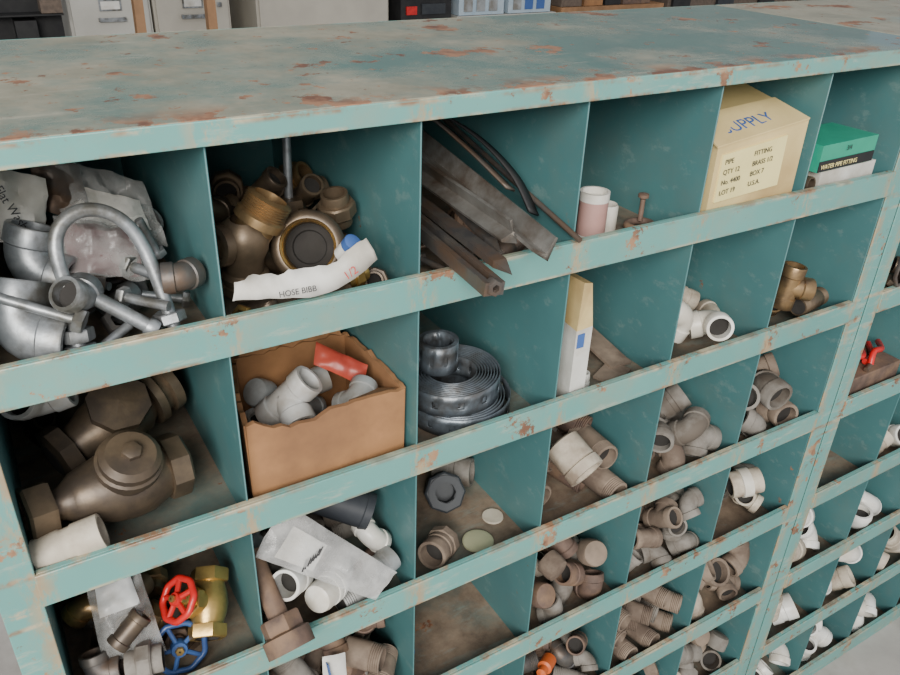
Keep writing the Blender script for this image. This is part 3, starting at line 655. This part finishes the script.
# ------------------------------------------------------------------ room & background
mb=MB();mb.box((-6000,-4000,-60),(9000,5200,ZB),'concrete');make('floor',mb)
mb=MB();mb.box((-6000,5200,ZB),(9000,5300,2800),'wall_paint');make('wall_back',mb)
def filecab(name,x0,x1,y,mat,dr,H=1260,slots=True):
    mb=MB();mb.box((x0,y,ZB),(x1,y+600,H),mat)
    n=len(dr)-1
    for i in range(n):
        mb.box((x0+12,y-14,dr[i]+6),(x1-12,y,dr[i+1]-6),mat)
        zc=(dr[i]+dr[i+1])/2;xc=(x0+x1)/2
        if slots:
            mb.box((xc-45,y-20,zc+30),(xc+45,y-14,zc+75),'galvanized');mb.box((xc-38,y-21,zc+36),(xc+38,y-20,zc+68),'paper_white')
            mb.box((xc-55,y-34,zc-12),(xc+55,y-28,zc+4),'galvanized');mb.box((xc-55,y-30,zc-12),(xc-45,y-14,zc+4),'galvanized');mb.box((xc+45,y-30,zc-12),(xc+55,y-14,zc+4),'galvanized')
            mb.box((x1-60,y-20,zc+30),(x1-40,y-14,zc+50),'galvanized')
    return make(name,mb,mod='bevel')
filecab('filing_cabinet',500,835,3400,'file_grey',[10,260,540,820,1100,1240])
filecab('filing_cabinet',845,1185,3400,'file_tan',[10,260,540,820,1100,1240])
filecab('metal_storage_cabinet',1310,2000,3400,'file_tan',[10,1240],slots=False)
mb=MB()
mb.box((-500,3380,ZB),(470,3400,1260),'black_plastic');
for k in range(9):
    z=500+k%3*110;mb.box((-450+k*105,3300,z),(-370+k*105,3380,z+85),random.choice(['pvc_dark','paper_white','black_plastic','hazel']))
mb.box((-500,3290,490),(470,3380,500),'black_plastic');mb.box((-500,3290,600),(470,3380,608),'black_plastic');mb.box((-500,3290,712),(470,3380,718),'black_plastic')
make('parts_rack',mb)
mb=MB();mb.box((2060,3380,ZB),(2360,3800,1200),'black_plastic')
for z in (560,640,720): mb.box((2090,3370,z),(2150,3380,z+40),'red_paint');mb.box((2180,3370,z),(2320,3380,z+50),'pvc_dark')
make('black_tool_chest',mb)
mb=MB();mb.box((2400,3380,ZB),(3060,3800,620),'file_grey')
make('low_cabinet',mb)
mb=MB()
for k in range(2):
    x=2415+k*320;mb.box((x,3390,622),(x+290,3750,760),'clear_bin');mb.box((x-6,3384,760),(x+296,3756,776),'paper_white')
    for j in range(3): mb.box((x+30+j*80,3386,640),(x+85+j*80,3390,720),random.choice(['paper_white','pvc_grey','ink_blue']))
make('plastic_storage_bin',mb,mod='bevel')
mb=MB();mb.box((3100,3380,ZB),(3900,3800,640),'wood');make('workbench',mb)
mb=MB()
for k,(a,b_,mt) in enumerate([(3110,3260,'hazel'),(3280,3420,'cardboard'),(3440,3560,'black_plastic'),(3580,3800,'rust_iron')]): mb.box((a,3400,642),(b_,3650,760+k%2*60),mt)
make('box_stack',mb)
mb=MB();mb.box((3950,3400,ZB),(5600,3900,1100),'hazel')
for k in range(8): mb.box((3980+k*200,3380,560+(k%2)*120),(4130+k*200,3400,680+(k%2)*120),['black_plastic','cardboard','pvc_dark','file_grey'][k%4])
make('storage_shelving',mb)
mb=MB()
for x in (650,905): mb.prism([(-16,-20),(16,-20),(16,20),(-16,20)],(x-60,2500,ZB+2),(x+14,2760,1150),(0,1,0),'wood')
for z in (150,400,900): 
    u=(z+8)/1158;mb.box((590+74*u,2495+260*u,z),(860+74*u,2515+260*u,z+50),'wood')
make('wooden_ladder',mb)
# ------------------------------------------------------------------ light
w=bpy.data.worlds.new('sky');SC.world=w;w.use_nodes=True;nt=w.node_tree;bgn=nt.nodes['Background']
tc=N(nt,'ShaderNodeTexCoord');sp=N(nt,'ShaderNodeSeparateXYZ');nt.links.new(tc.outputs['Generated'],sp.inputs[0])
g=ramp(nt,math_(nt,'ADD',math_(nt,'MULTIPLY',sp.outputs[1],-.5),.5),.15,.9,(.40,.43,.48,1),(.96,.97,1.0,1))
nt.links.new(g,bgn.inputs[0]);bgn.inputs[1].default_value=.82
def area(name,loc,tgt,sx,sy,e,col):
    l=bpy.data.lights.new(name,'AREA');l.shape='RECTANGLE';l.size=sx;l.size_y=sy;l.energy=e;l.color=col
    o=bpy.data.objects.new(name,l);SC.collection.objects.link(o);o.location=loc
    o.rotation_euler=(V(tgt)-V(loc)).to_track_quat('-Z','Y').to_euler()
area('doorway_daylight',(-1.5,-2.6,2.5),(.4,0,.8),2.2,1.6,225,(1,.965,.90))
# ------------------------------------------------------------------ camera
R=[0.85677,-0.51469,0.03225,-0.22888,-0.43555,-0.87058,0.46212,0.73850,-0.49097]
cam=bpy.data.cameras.new('camera');co=bpy.data.objects.new('camera',cam);SC.collection.objects.link(co)
co.matrix_world=Matrix(((R[0],-R[3],-R[6],.0288),(R[1],-R[4],-R[7],-.4559),(R[2],-R[5],-R[8],1.2),(0,0,0,1)))
cam.lens=791.23/900*36;cam.clip_start=.01;SC.camera=co
